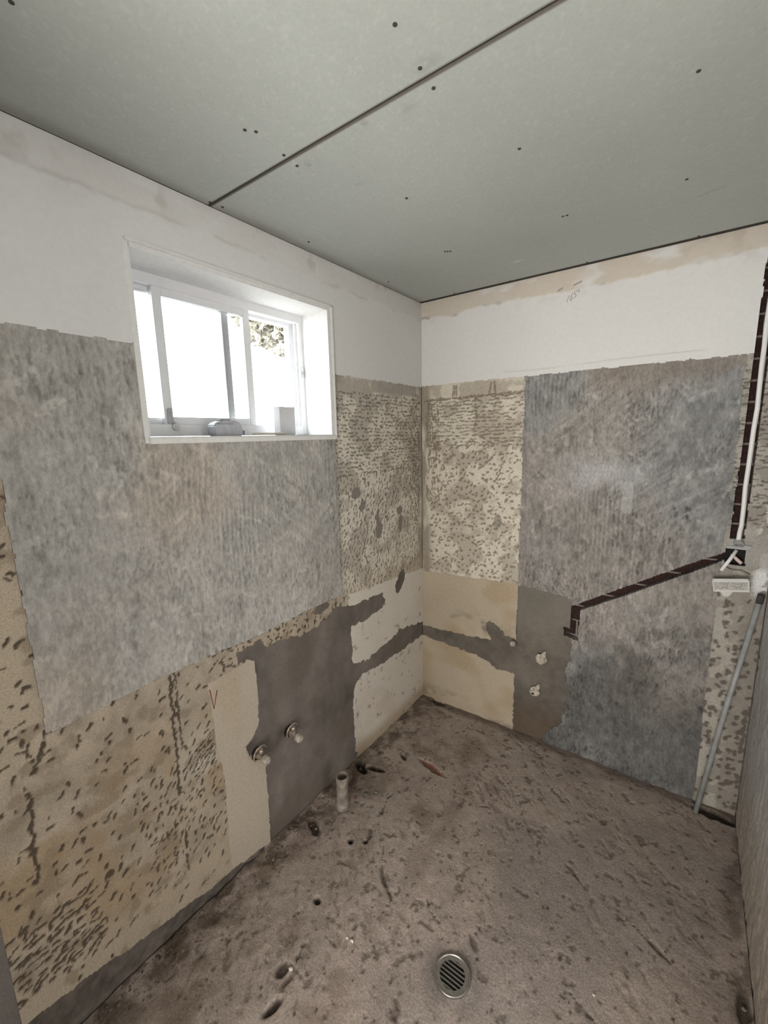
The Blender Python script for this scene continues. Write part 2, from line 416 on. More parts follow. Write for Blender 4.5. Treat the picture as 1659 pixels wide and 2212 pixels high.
# corner column
L3 = scatter(rg, .03, .76, 1.50, 1.885, .0275, .0180, .0215, .0066, 2, 10, .90, .25)
L3 += scatter(rg, .03, .76, .90, 1.50, .0240, .0205, .0175, .0074, -60, 26, .88, .38)
L3 += scatter(rg, .02, .12, 1.2, 1.9, .016, .03, .03, .006, 82, 14, .7)
pit3 = dashes(U, Z, RES, L3, 131)
n = fbm(U*5, Z*5, 4, 133); n2 = fbm(U*18, Z*18, 3, 136)
c3 = np.ones(U.shape+(3,))*np.array([.66, .615, .535])*(1+.18*(n2-.5))[..., None]
c3 = mix(c3, (.30, .27, .23), ss(.46, .60, fbm(U*11, Z*11, 4, 137))*.55)
c3 = mix(c3, (.36, .33, .29), ss(1.885, 1.90, Z)*ss(.42, .6, fbm(U*10, Z*4, 3, 139))*.8)
c3 = mix(c3, (.34, .31, .275), ss(.715, .745, U)*.6)
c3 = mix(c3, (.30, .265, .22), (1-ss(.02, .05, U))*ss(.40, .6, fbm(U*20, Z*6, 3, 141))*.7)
c3 = mix(c3, (.50, .43, .33), (1-ss(.88, 1.02, Z))*.6)
c3 = mix(c3, (.19, .16, .125), pit3*.85)
h3 = .001*(n2-.5) - .0036*pit3 - .002
# smooth plaster
n = fbm(U*6, Z*6, 4, 151)
c4 = np.ones(U.shape+(3,))*np.array([.68, .64, .575])*(1+.12*(n-.5))[..., None]
c4 = mix(c4, (.52, .44, .34), ss(.50, .68, fbm(U*5+8, Z*5, 3, 153))*.4*(1-ss(.15, .5, Z)))
c4 = mix(c4, (.44, .33, .21), (1-ss(.02, .10, Z))*.7)
c4 = mix(c4, (.16, .12, .09), ss(.70, .80, fbm(U*30, Z*30, 3, 155))*.5+np.exp(-((U-.665)/.010)**2-((Z-.245)/.016)**2)*.7)
h4 = .0012*(n-.5)
# cement patches
n = fbm(U*7, Z*5, 4, 161); n2 = fbm(U*26, Z*22, 3, 164)
c5 = np.ones(U.shape+(3,))*np.array([.165, .146, .130])*(1+.8*(n-.5)+.4*(n2-.5)+.35*(fbm(U*16, Z*3, 3, 169)-.5))[..., None]
c5 = mix(c5, (.150, .125, .102), ss(.48, .66, fbm(U*3, Z*4, 3, 167))*.6)
c5 = mix(c5, (.075, .058, .046), np.exp(-((U-1.315)/.035)**2-((Z-.49)/.035)**2)*.8+np.exp(-((U-1.155)/.03)**2-((Z-.45)/.035)**2)*.8)
c5 = mix(c5, (.27, .245, .22), ss(1.05, 1.12, Z)*.8)
h5 = .0025*(n-.5) + .0012*(n2-.5) - .003
# plain strip
n = fbm(U*6, Z*4, 4, 171)
c6 = np.ones(U.shape+(3,))*np.array([.47, .41, .335])*(1+.14*(n-.5))[..., None]
c6 = mix(c6, (.42, .34, .24), ss(.5, .7, fbm(U*8, Z*3, 3, 173))*.45)
c6 = mix(c6, (.10, .08, .06), (np.hypot(U-1.352, Z-.80) < .004)*.9)
c6 = mix(c6, (.12, .09, .07), np.exp(-((U-1.295)/.025)**2-((Z-.47)/.03)**2)*.8)
h6 = .001*(n-.5)+.001
# bare base
n = fbm(U*12, Z*12, 4, 181)
c7 = np.ones(U.shape+(3,))*np.array([.150, .128, .110])*(1+.9*(n-.5)+.8*(fbm(U*50, Z*50, 3, 182)-.5))[..., None]
h7 = .006*(n-.5) - .006
n = fbm(U*14, Z*8, 4, 183)
c8 = np.ones(U.shape+(3,))*np.array([.20, .18, .165])*(1+.4*(n-.5))[..., None]
h8 = .002*(n-.5)-.002
c2, h2 = grey_render(U, Z, 200, .38); c2 = c2*np.array([1.02, .99, .945]); h2 = h2 + .0035
c1, h1 = paint_coat(U, Z, 230, .35)
h1 = h1+.0045

wall_left = empty('wall_left'); tag(wall_left, 'window wall with white paint above grey render and hacked plaster', None, None, 'structure')
TH = .27
A0, A1, B0, B1 = WIN
boxes('masonry', [((-TH, -YF-.12, -.2), (-.02, -A1, 2.46)), ((-TH, -A0, -.2), (-.02, .03, 2.46)), ((-TH, -A1, -.2), (-.02, -A0, B0)), ((-TH, -A1, B1), (-.02, -A0, 2.46))], 'masonry', wall_left)
backA = wallpos_A(np.full(U.shape, -.021))
for k, nm, c, h, m, lb in ((1, 'painted_band', c1, h1, 'paint', 'white painted plaster above the tile line'), (2, 'render_panel', c2, h2, 'grey', 'grey combed render under the window'),
                       (3, 'hacked_plaster', c3, h3, 'hack', 'pale plaster pitted with rows of pick marks beside the corner'), (0, 'hacked_plaster', c0, h0, 'hack', 'cream plaster with scattered pick marks and cracks'),
                       (4, 'smooth_plaster', c4, h4, 'smooth', 'smooth pale plaster at the corner'), (5, 'cement_patch', c5, h5, 'cement', 'dark grey cement patch around the tap stubs'),
                       (6, 'plaster_strip', c6, h6, 'smooth', 'smooth cream plaster strip'), (7, 'cement_base', c7, h7, 'cement', 'bare dark cement below the torn plaster edge'), (8, 'plaster_edge', c8, h8, 'cement', None)):
    o = sheet(nm, wall_left, lab == k, wallpos_A(h), backA, c, M[m], True)
    if lb: o['label'] = lb
# red pencil tick and the dark fixing hole
tube('pencil_tick', [(.0022, -1.456, .812), (.0022, -1.447, .733), (.0022, -1.429, .796)], .0016, 'red', wall_left, 6)['label'] = 'red pencil tick drawn like a letter V'

# ------------------------------------------------------------------ back wall
U, Z, Uc, Zc = make_grid(0, W, -.024, 2.432, RES)
wa = .010*(fbm(Uc*38, Zc*38, 3, 371)-.5); wb = .010*(fbm(Uc*38+50, Zc*38, 3, 375)-.5)
big = .05*(fbm(Uc*14, Zc*14, 3, 378)-.5); bigz = .05*(fbm(Uc*14+9, Zc*14+44, 3, 379)-.5)
u, z = Uc+wa, Zc+wb
lab = np.full(Uc.shape, 2)
lab[u < .598] = 3
lab[(u < .598) & (z < .846+.05*Uc)] = 4
edge = 1.440+.012*(fbm(Zc*9, Zc*0, 3, 391)-.5)+.012*np.exp(-((Zc-1.36)/.08)**2)
lab[Uc > edge] = 0
uu, zz = Uc+wa*2.4+big*.25, Zc+wb*2.4+bigz*.25
D2 = [(.598, .875), (.70, .872), (.80, .86), (.874, .842), (.895, .78), (.885, .60), (.872, .45), (.885, .30), (.855, .15), (.80, .08), (.70, -.1), (.598, -.1)]
cem = (inpoly(uu, zz, D2) & (Uc > .598))
cem |= inpoly(uu, zz, [(-.1, .428), (.15, .408), (.30, .392), (.42, .378), (.47, .352), (.60, .34), (.62, .55), (.54, .56), (.50, .61), (.44, .625), (.42, .575), (.455, .515), (.30, .500), (.15, .488), (-.1, .484)])
lab[cem] = 5
lab[z > 1.955] = 1
# chases cut for cables: diagonal, drop with foot, tall one, and the wall box
chd = inpoly(Uc+.3*wa, Zc+.3*wb, [(.872, .812), (1.10, .960), (1.33, 1.108), (1.45, 1.180), (1.45, 1.145), (1.34, 1.072), (1.12, .928), (.915, .800), (.912, .655), (.917, .634), (.842, .645), (.840, .692), (.872, .690)])
chd |= inpoly(Uc+.3*wa, Zc+.3*wb, [(1.455, 1.235), (1.500, 1.240), (1.504, 2.5), (1.462, 2.5)])
chd |= inpoly(Uc+.4*wa, Zc+.4*wb, [(1.446, 1.198), (1.512, 1.194), (1.512, 1.128), (1.449, 1.130)])
lab[chd] = -1

def wallpos_B(d): return np.stack([U, -d, Z], -1)
rg = random.Random(9)
c2, h2 = grey_render(U, Z, 420, .255)
c2 = mix(c2, (.47, .47, .48), ss(.40, .62, fbm(U*6, Z*6, 3, 431))*np.exp(-((U-.98)/.16)**2-((Z-1.47)/.10)**2)*.75)
c2 = mix(c2, (.45, .45, .44), ((U > 1.06) & (U < 1.10)) * ss(1.30, 1.32, Z)*(1-ss(1.44, 1.46, Z))*.55)
c2 = mix(c2, (.24, .235, .23), ((U > 1.10) & (U < 1.125))*ss(1.15, 1.2, Z)*(1-ss(1.44, 1.46, Z))*.55*ss(.35, .6, fbm(U*60, Z*25, 2, 433)))
c2 = mix(c2, (.24, .20, .165), ss(1.80, 1.93, Z)*ss(.42, .62, fbm(U*4, Z*5, 3, 435))*.6)
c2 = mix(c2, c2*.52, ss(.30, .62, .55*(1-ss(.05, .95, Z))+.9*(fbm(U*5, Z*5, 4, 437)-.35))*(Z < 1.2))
c1, h1 = paint_coat(U, Z, 250, .95); h1 = h1+.004
c1 = mix(c1, (.45, .42, .38), np.exp(-((Z-1.985-.004*np.sin(U*7))/.0022)**2)*ss(.45, .6, fbm(U*5, Z*0, 2, 255))*.6)
for (a, b, cc) in (((.735, 2.318), (.757, 2.327), .7), ((.80, 2.328), (.835, 2.338), .8)):
    c1 = mix(c1, (.12, .10, .08), np.exp(-(((Z-np.interp(U, [a[0], b[0]], [a[1], b[1]]))/.0035)**2))*((U > a[0]) & (U < b[0]))*cc)
# hacked column
L3 = scatter(rg, .05, .60, 1.62, 1.880, .032, .0180, .029, .0064, 0, 7, .92, .24)
L3 += scatter(rg, .07, .60, .88, 1.62, .0275, .0255, .0165, .0085, 25, 40, .86, .42)
L3 += scatter(rg, .03, .12, 1.3, 1.88, .014, .035, .035, .006, 86, 10, .7)
L3 += strokeline([(.02, 1.873), (.20, 1.876), (.42, 1.880), (.60, 1.884)], .009)
for (uu_, a_) in ((.20, 84), (.222, 95), (.415, 80), (.44, 98), (.21, 88)): L3.append((uu_, 1.915, .062, .008, a_))
for (a, b) in (((.28, 1.60), (.33, 1.655)), ((.13, 1.50), (.20, 1.58)), ((.45, 1.42), (.49, 1.53)), ((.25, 1.335), (.32, 1.32)), ((.50, 1.37), (.59, 1.365)), ((.10, 1.43), (.16, 1.36)), ((.36, 1.49), (.45, 1.58)), ((.44, 1.82), (.44, 1.87)), ((.33, 1.72), (.335, 1.80))): L3 += strokeline([a, ((a[0]+b[0])/2+.01, (a[1]+b[1])/2), b], .0065)
pit3 = dashes(U, Z, RES, L3, 531)
n = fbm(U*5, Z*5, 4, 533); n2 = fbm(U*18, Z*18, 3, 536)
c3 = np.ones(U.shape+(3,))*np.array([.63, .585, .50])*(1+.16*(n2-.5))[..., None]
c3 = mix(c3, (.34, .305, .25), ss(.40, .60, fbm(U*8, Z*8, 4, 539))*np.exp(-((U-.22)/.14)**2-((Z-1.22)/.09)**2)*.9)
c3 = mix(c3, (.31, .27, .22), ss(.47, .60, fbm(U*11, Z*11, 4, 537))*.55)
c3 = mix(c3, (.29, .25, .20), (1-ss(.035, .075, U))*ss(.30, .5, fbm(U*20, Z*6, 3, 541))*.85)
c3 = mix(c3, (.27, .25, .21), (np.hypot((U-.475)/.022, (Z-1.21)/.04) < 1)*.8)
c3 = mix(c3, (.20, .165, .12), pit3*.85)
h3 = .001*(n2-.5) - .0036*pit3 - .002
# smooth cream below
n = fbm(U*6, Z*6, 4, 551)
c4 = np.ones(U.shape+(3,))*np.array([.43, .37, .285])*(1+.16*(n-.5))[..., None]
c4 = mix(c4, (.36, .27, .17), ss(.46, .68, fbm(U*4+8, Z*5, 3, 553))*.6)
c4 = mix(c4, (.15, .125, .10), ss(.55, .72, fbm(U*9, Z*16, 4, 555))*np.exp(-((U-.36)/.16)**2-((Z-.585)/.045)**2))
c4 = mix(c4, (.17, .13, .10), ss(.56, .72, fbm(U*10, Z*10, 4, 557))*(1-ss(.03, .12, Z))*.7)
h4 = .0012*(n-.5)
n = fbm(U*7, Z*6, 4, 561); n2 = fbm(U*30, Z*30, 3, 564)
c5 = np.ones(U.shape+(3,))*np.array([.130, .115, .098])*(1+.8*(n-.5)+.45*(n2-.5))[..., None]
c5 = mix(c5, (.20, .185, .16), ss(.50, .75, Z)*(U > .6)*.6)
c5 = mix(c5, (.11, .078, .056), (1-ss(.05, .28, Z))*(U > .6)*.8)
rough5 = ss(.0, .06, .07-np.hypot(U-.51, (Z-.555)*.9))
h5 = .002*(n-.5)+.0012*(n2-.5)-.003 + rough5*.016*(fbm(U*45, Z*45, 3, 566)-.35)
# right strip, patchy remains of old coats
L0 = scatter(rg, 1.44, 1.60, .03, 1.0, .034, .034, .022, .015, 55, 30, .8)
L0 += scatter(rg, 1.44, 1.60, 1.30, 1.92, .020, .017, .020, .005, 0, 6, .75)
L0 += strokeline([(1.582, .30), (1.58, .42), (1.585, .52)], .016) + strokeline([(1.58, .14), (1.583, .20)], .015)
pit0 = dashes(U, Z, RES, L0, 571)
n = fbm(U*22, Z*22, 4, 573); n2 = fbm(U*9, Z*6, 3, 576)
c0 = np.ones(U.shape+(3,))*np.array([.41, .385, .34])*(1+.3*(n-.5))[..., None]
c0 = mix(c0, (.27, .245, .215), ss(.46, .56, n)*.75)
c0 = mix(c0, (.25, .225, .195), ss(1.51, 1.53, U)*(1-ss(1.0, 1.05, Z))*.7)
c0 = mix(c0, (.72, .73, .74), ss(.50, .56, fbm(U*28, Z*22, 3, 579))*ss(1.53, 1.56, U)*ss(.98, 1.05, Z)*(1-ss(1.35, 1.42, Z)))
c0 = mix(c0, (.66, .65, .62), (np.hypot((U-1.466)/.018, (Z-1.015)/.024)+.35*(n-.5) < 1)*1.0)
c0 = mix(c0, (.36, .345, .32), ss(1.10, 1.14, Z)*(1-ss(1.24, 1.28, Z))*.75)
c0 = mix(c0, (.11, .092, .075), pit0*.85)
h0 = .003*(n-.5)-.003*pit0-.001

wall_back = empty('wall_back'); tag(wall_back, 'far wall with grey render, hacked corner plaster and cut cable chases', None, None, 'structure')
boxes('masonry', [((-TH, .048, -.2), (W+.2, .25, 2.46))], 'mortar', wall_back)
backB = wallpos_B(np.full(U.shape, -.047))
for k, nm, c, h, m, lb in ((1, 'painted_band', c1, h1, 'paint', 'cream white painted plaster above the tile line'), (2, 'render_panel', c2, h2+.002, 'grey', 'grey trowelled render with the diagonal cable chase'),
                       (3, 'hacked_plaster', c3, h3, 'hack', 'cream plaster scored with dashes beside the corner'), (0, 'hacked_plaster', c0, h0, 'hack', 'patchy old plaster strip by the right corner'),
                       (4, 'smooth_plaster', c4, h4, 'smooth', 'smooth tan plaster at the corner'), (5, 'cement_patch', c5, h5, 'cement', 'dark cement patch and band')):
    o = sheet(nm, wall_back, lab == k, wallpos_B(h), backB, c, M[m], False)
    o['label'] = lb
# bricks laid bare in the chases
CZ, JZ, BL = .081, .010, .240
bm = bmesh.new(); bm_box(bm, (-.115, -.001, -(CZ-JZ)/2), (.115, .030, (CZ-JZ)/2), .002); bme = bpy.data.meshes.new('brick'); bm.to_mesh(bme); bm.free(); bme.materials.append(M['brick'])
bm = bmesh.new(); bm_box(bm, (-.0525, -.001, -(CZ-JZ)/2), (.0525, .030, (CZ-JZ)/2), .002); bmh = bpy.data.meshes.new('brick_half'); bm.to_mesh(bmh); bm.free(); bmh.materials.append(M['brick'])
for row in range(-1, 22):
    zc = .725+CZ*row+CZ/2
    for k in range(0, 16):
        half = row % 2 == 0
        uc = .03+k*.12 if False else (.055+k*BL if row % 2 else .175+k*BL)
        if uc+.115 > W+.15: continue
        msk = chd & (np.abs(Uc-uc) < .115) & (np.abs(Zc-zc) < (CZ-JZ)/2)
        if msk.sum() > 4:
            o = link('brick', bme, None, wall_back); o.location = (uc, .0395, zc)
# pencil figures near the cornice line
def pencil(name, segs):
    bm = bmesh.new()
    for s in segs:
        for (a, b) in zip(s, s[1:]):
            d = Vector((b[0]-a[0], 0, b[1]-a[1])); nrm = Vector((-d.z, 0, d.x)).normalized()*.0011; e = d.normalized()*.0006
            P = [Vector((q[0], -.0058, q[1])) for q in (a, b)]
            v = [bm.verts.new(x) for x in (P[0]-e-nrm, P[1]+e-nrm, P[1]+e+nrm, P[0]-e+nrm)]
            r = bm.faces.new(v); ex = bmesh.ops.extrude_face_region(bm, geom=[r])
            for q in ex['geom']:
                if isinstance(q, bmesh.types.BMVert): q.co.y += .002
    return bm_obj(name, bm, 'pencil', wall_back)
o = pencil('pencil_figures', [[(.777, 2.262), (.780, 2.276), (.785, 2.289)], [(.800, 2.298), (.794, 2.284), (.789, 2.270), (.795, 2.266), (.800, 2.274), (.796, 2.281)],
                              [(.823, 2.305), (.807, 2.299), (.806, 2.291), (.813, 2.290), (.815, 2.281), (.806, 2.274)], [(.824, 2.309), (.829, 2.303), (.825, 2.296), (.820, 2.299)]])
o['label'] = 'faint pencilled figures 165'

# ------------------------------------------------------------------ right wall, seen edge on
U, Z, Uc, Zc = make_grid(0, YF, -.024, 2.426, .007)
n = fbm(U*30, Z*10, 4, 601); n2 = fbm(U*5, Z*5, 3, 604)
g = .42+.16*(n-.5)+.10*(n2-.5)
cR = np.stack([g, g*.985, g*.96], -1)
pitR = dashes(U, Z, .007, scatter(random.Random(3), 0, 1.4, 0, 2.0, .05, .045, .022, .011, 85, 12, .6), 606)
cR = mix(cR, (.17, .155, .14), pitR*.7)
cR = mix(cR, (.40, .33, .26), (1-ss(.05, .45, Z-.10*U))*.7)
cR = mix(cR, (.70, .69, .66), ss(1.94, 1.96, Z))
hR = .006*(n-.5)+.004*(n2-.5)-.003*pitR-.002
wall_right = empty('wall_right'); tag(wall_right, 'rough light grey rendered wall at the right edge', None, None, 'structure')
boxes('masonry', [((W+.02, -1.26, -.2), (W+.2, .03, 2.46)), ((W+.02, -YF-.12, -.2), (W+.2, -2.20, 2.46)), ((W+.02, -2.20, 2.14), (W+.2, -1.26, 2.46)), ((W+.02, -2.20, -.2), (W+.2, -1.26, -.03))], 'masonry', wall_right)  # unseen side doorway, added so fill light reaches the window wall
sheet('render_coat', wall_right, ~((Uc > 1.25) & (Uc < 2.21) & (Zc < 2.15)) & (Uc > .012+.03*ss(.56, .66, fbm(Uc*0+3, Zc*12, 3, 609))), np.stack([W-hR, -U, Z], -1), np.stack([np.full(U.shape, W+.021), -U, Z], -1), cR, M['grey'], False)

# ------------------------------------------------------------------ wall behind the camera, and the unseen hall added around the fill lamps
wall_front = boxes('wall_front', [((-TH, -YF-.12, -.2), (.62, -YF, 2.46)), ((1.50, -YF-.12, -.2), (W+.2, -YF, 2.46)), ((.62, -YF-.12, 2.26), (1.50, -YF, 2.46))], 'hallpaint')
tag(wall_front, 'wall with the doorway behind the camera', None, None, 'structure')
HX = W+1.62
hall = boxes('wall_hall', [((HX, -3.75, -.05), (HX+.1, -.4, 2.46)), ((-.4, -3.75, -.05), (HX+.1, -3.65, 2.46)), ((W+.2, -.4, -.05), (HX+.1, -.3, 2.46)), ((-.4, -3.65, -.05), (-.3, -YF-.12, 2.46)), ((-.4, -YF-.12, -.05), (-TH, -YF, 2.46))], 'hallpaint')
tag(hall, 'plain painted wall of the unseen hall beyond the doorways', None, None, 'structure')
hf = boxes('floor_hall', [((W+.2, -3.75, -.12), (HX+.1, -.3, -.001)), ((-.4, -3.75, -.12), (W+.2, -YF-.0, -.001))], 'masonry'); tag(hf, 'bare floor of the unseen hall beyond the doorways', None, None, 'structure')
hc = boxes('ceiling_hall', [((W+.2, -3.75, 2.40), (HX+.1, -.3, 2.46)), ((-.4, -3.75, 2.40), (W+.2, -YF-.12, 2.46))], 'hallpaint'); tag(hc, 'ceiling of the unseen hall beyond the doorways', None, None, 'structure')

# ------------------------------------------------------------------ ceiling: two sheets of board below a dark void
ceiling = boxes('ceiling', [((-TH, -YF-.12, 2.46), (W+.2, .25, 2.52))], 'void'); tag(ceiling, 'plasterboard ceiling with an open joint', None, None, 'structure')
boxes('batten', [((.36, -YF, 2.411), (.40, -.02, 2.46)), ((.80, -YF, 2.411), (.84, -.02, 2.46)), ((1.22, -YF, 2.411), (1.26, -.02, 2.46))], 'void', ceiling)
def board(u0, u1, v0, v1, seed):
    U, V, Uc, Vc = make_grid(u0, u1, v0, v1, .006)
    n = fbm(U*2.5, V*2.5, 4, seed); f = fbm(U*70, V*70, 3, seed+4)
    c = np.ones(U.shape+(3,))*np.array([.425, .450, .428])*(1+.12*(n-.5)+.06*(f-.5))[..., None]
    sp = ss(.70, .78, fbm(U*150, V*150, 2, seed+8)); c = mix(c, (.60, .62, .59), sp*.2)
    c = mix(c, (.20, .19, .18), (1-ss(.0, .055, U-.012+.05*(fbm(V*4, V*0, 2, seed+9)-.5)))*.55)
    for (sx, sy, sr, sa) in ((.408, 1.252, .018, .45), (.606, 1.278, .022, .35), (.45, 1.10, .02, .12), (.81, 1.33, .03, .25), (.72, 1.255, .02, .2)):
        c = mix(c, (.15, .14, .125), np.exp(-((U-sx)/sr)**2-((V-sy)/(sr*.6))**2)*sa*ss(.3, .6, fbm(U*60, V*60, 2, seed+10)))
    # scuffs: a long grey streak and a white smear
    d = np.abs((U-1.238)*(.409-.381)+(V-.381)*(1.325-1.238)*-1)/.0914
    c = mix(c, (.26, .255, .23), np.exp(-(d/.003)**2)*((U > 1.238) & (U < 1.325))*.6*ss(.3, .6, fbm(U*90, V*30, 2, seed+12)))
    c = mix(c, (.75, .75, .73), np.exp(-((U-.625)/.02)**2-((V-.245)/.006)**2)*.6)
    ed = np.minimum(V-v0, v1-V); c = mix(c, (.10, .085, .07), (1-ss(0, .004, ed))*.9)
    P = np.stack([U, -V, 2.40+.0006*(n-.5)], -1); Bk = np.stack([U, -V, np.full(U.shape, 2.411)], -1)
    return sheet('plasterboard_sheet', ceiling, np.ones(Uc.shape, bool), P, Bk, c, M['board'], False)
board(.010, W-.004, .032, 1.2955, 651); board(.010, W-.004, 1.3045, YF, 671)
boxes('gap_shade_strip', [((-.02, -YF, 2.4005), (.0065, 0, 2.46)), ((0, -.0065, 2.4005), (W, .03, 2.46))], 'void', ceiling)  # dark strips put above the walls so the ceiling gap looks shaded
bm = bmesh.new(); bmesh.ops.create_cone(bm, cap_ends=True, segments=10, radius1=.0044, radius2=.0044, depth=.0016)
sme = bpy.data.meshes.new('screw'); bm.to_mesh(sme); bm.free(); sme.materials.append(M['void'])
for (x, y) in ((.81, 1.436), (.798, 1.33), (.795, 1.27), (.394, 1.417), (.38, 1.319), (.374, 1.268), (.875, .964), (.52, .951), (1.248, .975), (1.221, .523), (.877, .526), (.890, .524), (.430, .530), (.439, .524), (.448, .518),
               (.325, 1.856), (.378, 1.437), (.03, 1.31), (.035, 1.27), (.07, .93), (.06, .40), (1.25, .04), (.86, .04), (.52, .035), (1.48, .05), (.23, .05), (1.25, 1.34), (1.25, 1.26)):
    o = link('screw', sme, None, ceiling); o.location = (x, -y, 2.3995)

# ------------------------------------------------------------------ floor
U, V, Uc, Vc = make_grid(0, W, 0, YF, .0045)
n = fbm(U*4, V*4, 4, 701); n2 = fbm(U*14, V*14, 4, 704); n3 = fbm(U*45, V*45, 3, 708)
x1, y1 = rot(U, V, 55); dr = fbm(x1*10, y1*32, 4, 711)
hf_ = .009*(n-.5) + .0042*(n2-.5) + .0016*(n3-.5) + .0018*(dr-.5)
g = 1+.22*(n2-.5)+.34*(n3-.5)+.28*(dr-.5)
cf = np.array([.315, .262, .228])*g[..., None]
cf = mix(cf, (.37, .315, .275), ss(.48, .64, fbm(U*6+20, V*6, 4, 715))*.5)
cf = mix(cf, (.215, .19, .18), ss(.50, .66, fbm(U*3+5, V*3, 3, 718))*ss(.5, .9, U)*.5)
cf = mix(cf, (.165, .125, .095), ss(.48, .70, fbm(U*9, V*9, 5, 721))*(1-ss(.40, .9, U))*.6)
chipd = ss(.62, .72, fbm(x1*26, y1*60, 3, 724))*ss(.45, .6, fbm(U*5+70, V*5, 3, 725))
cf = mix(cf, (.095, .072, .056), chipd*.36*(1-.4*ss(.5, 1.0, U))); hf_ -= chipd*.0022
pk = ss(.68, .76, fbm(U*40, V*40, 3, 727)); hf_ -= pk*.0022; cf = mix(cf, (.09, .07, .055), pk*.6)
# rough broken edge and dirt along the left wall
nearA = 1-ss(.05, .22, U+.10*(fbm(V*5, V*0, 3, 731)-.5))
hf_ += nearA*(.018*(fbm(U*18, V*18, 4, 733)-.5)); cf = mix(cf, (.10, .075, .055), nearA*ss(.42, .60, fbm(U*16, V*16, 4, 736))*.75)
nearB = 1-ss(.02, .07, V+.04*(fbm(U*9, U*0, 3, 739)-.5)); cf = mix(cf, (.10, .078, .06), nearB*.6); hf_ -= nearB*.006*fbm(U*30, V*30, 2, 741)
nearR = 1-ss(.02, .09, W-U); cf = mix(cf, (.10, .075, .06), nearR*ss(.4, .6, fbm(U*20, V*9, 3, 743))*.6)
def pitf(x, y, rx, ry, a, dep, colr, amt, sd):
    global hf_, cf
    p, q = rot(U-x, V-y, a); d = np.hypot(p/rx, q/ry)+.55*(fbm(U*40, V*40, 3, sd)-.5)
    t = 1-ss(.55, 1.05, d); hf_ = hf_-dep*t; cf = mix(cf, colr, t*amt)
pitf(.055, .715, .060, .028, 25, .030, (.016, .012, .009), 1, 751)
pitf(.125, .685, .050, .022, -15, .022, (.030, .020, .015), .95, 752)
pitf(.36, .515, .095, .022, 12, .008, (.17, .062, .040), .85, 753); pitf(.20, .535, .030, .012, 30, .010, (.05, .035, .025), .9, 754)
pitf(.181, .836, .022, .012, 60, .008, (.045, .045, .048), .9, 755); pitf(.215, .80, .010, .010, 0, .006, (.04, .04, .04), .9, 756)
pitf(.278, 1.063, .016, .012, 30, .016, (.018, .018, .017), 1, 757); pitf(.331, 1.026, .010, .012, 0, .014, (.018, .018, .016), 1, 758)
pitf(.327, 1.309, .016, .014, 0, .014, (.025, .022, .018), .95, 759); pitf(.10, 1.10, .05, .025, 20, .012, (.035, .025, .018), .9, 760)
pitf(.43, 1.60, .014, .04, 10, .015, (.03, .022, .018), .9, 761); pitf(.38, 1.52, .02, .03, 0, .010, (.05, .04, .03), .8, 762)
pitf(.12, .02, .06, .03, 0, .01, (.06, .045, .035), .8, 763); pitf(.85, 1.10, .03, .012, 40, .006, (.08, .06, .05), .7, 764)
def crackf(pts, w, dep, colr, sd):
    global hf_, cf
    wu = U+.022*(fbm(U*22, V*22, 3, sd)-.5); wv = V+.022*(fbm(U*22+9, V*22+5, 3, sd+2)-.5); d = np.full(U.shape, 9.)
    for a, b in zip(pts, pts[1:]):
        L2 = (b[0]-a[0])**2+(b[1]-a[1])**2; t = np.clip(((wu-a[0])*(b[0]-a[0])+(wv-a[1])*(b[1]-a[1]))/L2, 0, 1)
        d = np.minimum(d, np.hypot(wu-a[0]-t*(b[0]-a[0]), wv-a[1]-t*(b[1]-a[1])))
    ww = w*(.15+1.5*ss(.35, .75, fbm(U*20, V*20, 3, sd+6))); t = (1-ss(ww*.2, ww, d))*ss(.42, .58, fbm(U*13, V*13, 4, sd+4)); hf_ = hf_-dep*t; cf = mix(cf, colr, t*.7)
crackf([(.40, 1.00), (.47, 1.10), (.56, 1.16), (.64, 1.24), (.72, 1.36), (.78, 1.44)], .011, .007, (.06, .045, .035), 801)
crackf([(.62, 1.02), (.68, 1.10), (.75, 1.12), (.80, 1.10)], .010, .006, (.06, .045, .035), 811)
crackf([(1.00, .62), (1.12, .70), (1.25, .72), (1.40, .80)], .009, .005, (.07, .055, .045), 821)
crackf([(1.05, 1.05), (1.18, 1.06), (1.32, 1.14), (1.45, 1.16)], .010, .005, (.07, .055, .045), 831)
crackf([(.12, .62), (.25, .70), (.30, .86), (.33, 1.02)], .010, .006, (.06, .045, .035), 841)
crackf([(.30, 1.25), (.36, 1.38), (.42, 1.52), (.45, 1.68)], .012, .008, (.05, .038, .03), 851)
pitf(1.52, .05, .10, .03, 0, .014, (.035, .026, .02), .9, 769); pitf(1.57, .80, .02, .08, 0, .012, (.05, .04, .03), .8, 770)
DR = (.834, 1.222)
dd = np.hypot(U-DR[0], V-DR[1]); flat = 1-ss(.06, .16, dd); hf_ = hf_*(1-flat)-.002*flat
cf = mix(cf, (.155, .135, .125), (1-ss(.058, .13, dd))*ss(.3, .6, fbm(U*14, V*14, 3, 773))*.7)
floor = empty('floor'); tag(floor, 'rough chipped screed floor with brown dirt', None, None, 'structure')
sheet('screed', floor, np.hypot(Uc-DR[0], Vc-DR[1]) > .050, np.stack([U, -V, hf_], -1), np.stack([U, -V, np.full(U.shape, -.06)], -1), cf, M['floor'], True)
boxes('slab', [((-.03, -YF-.12, -.20), (W+.03, .04, -.058))], 'masonry', floor)
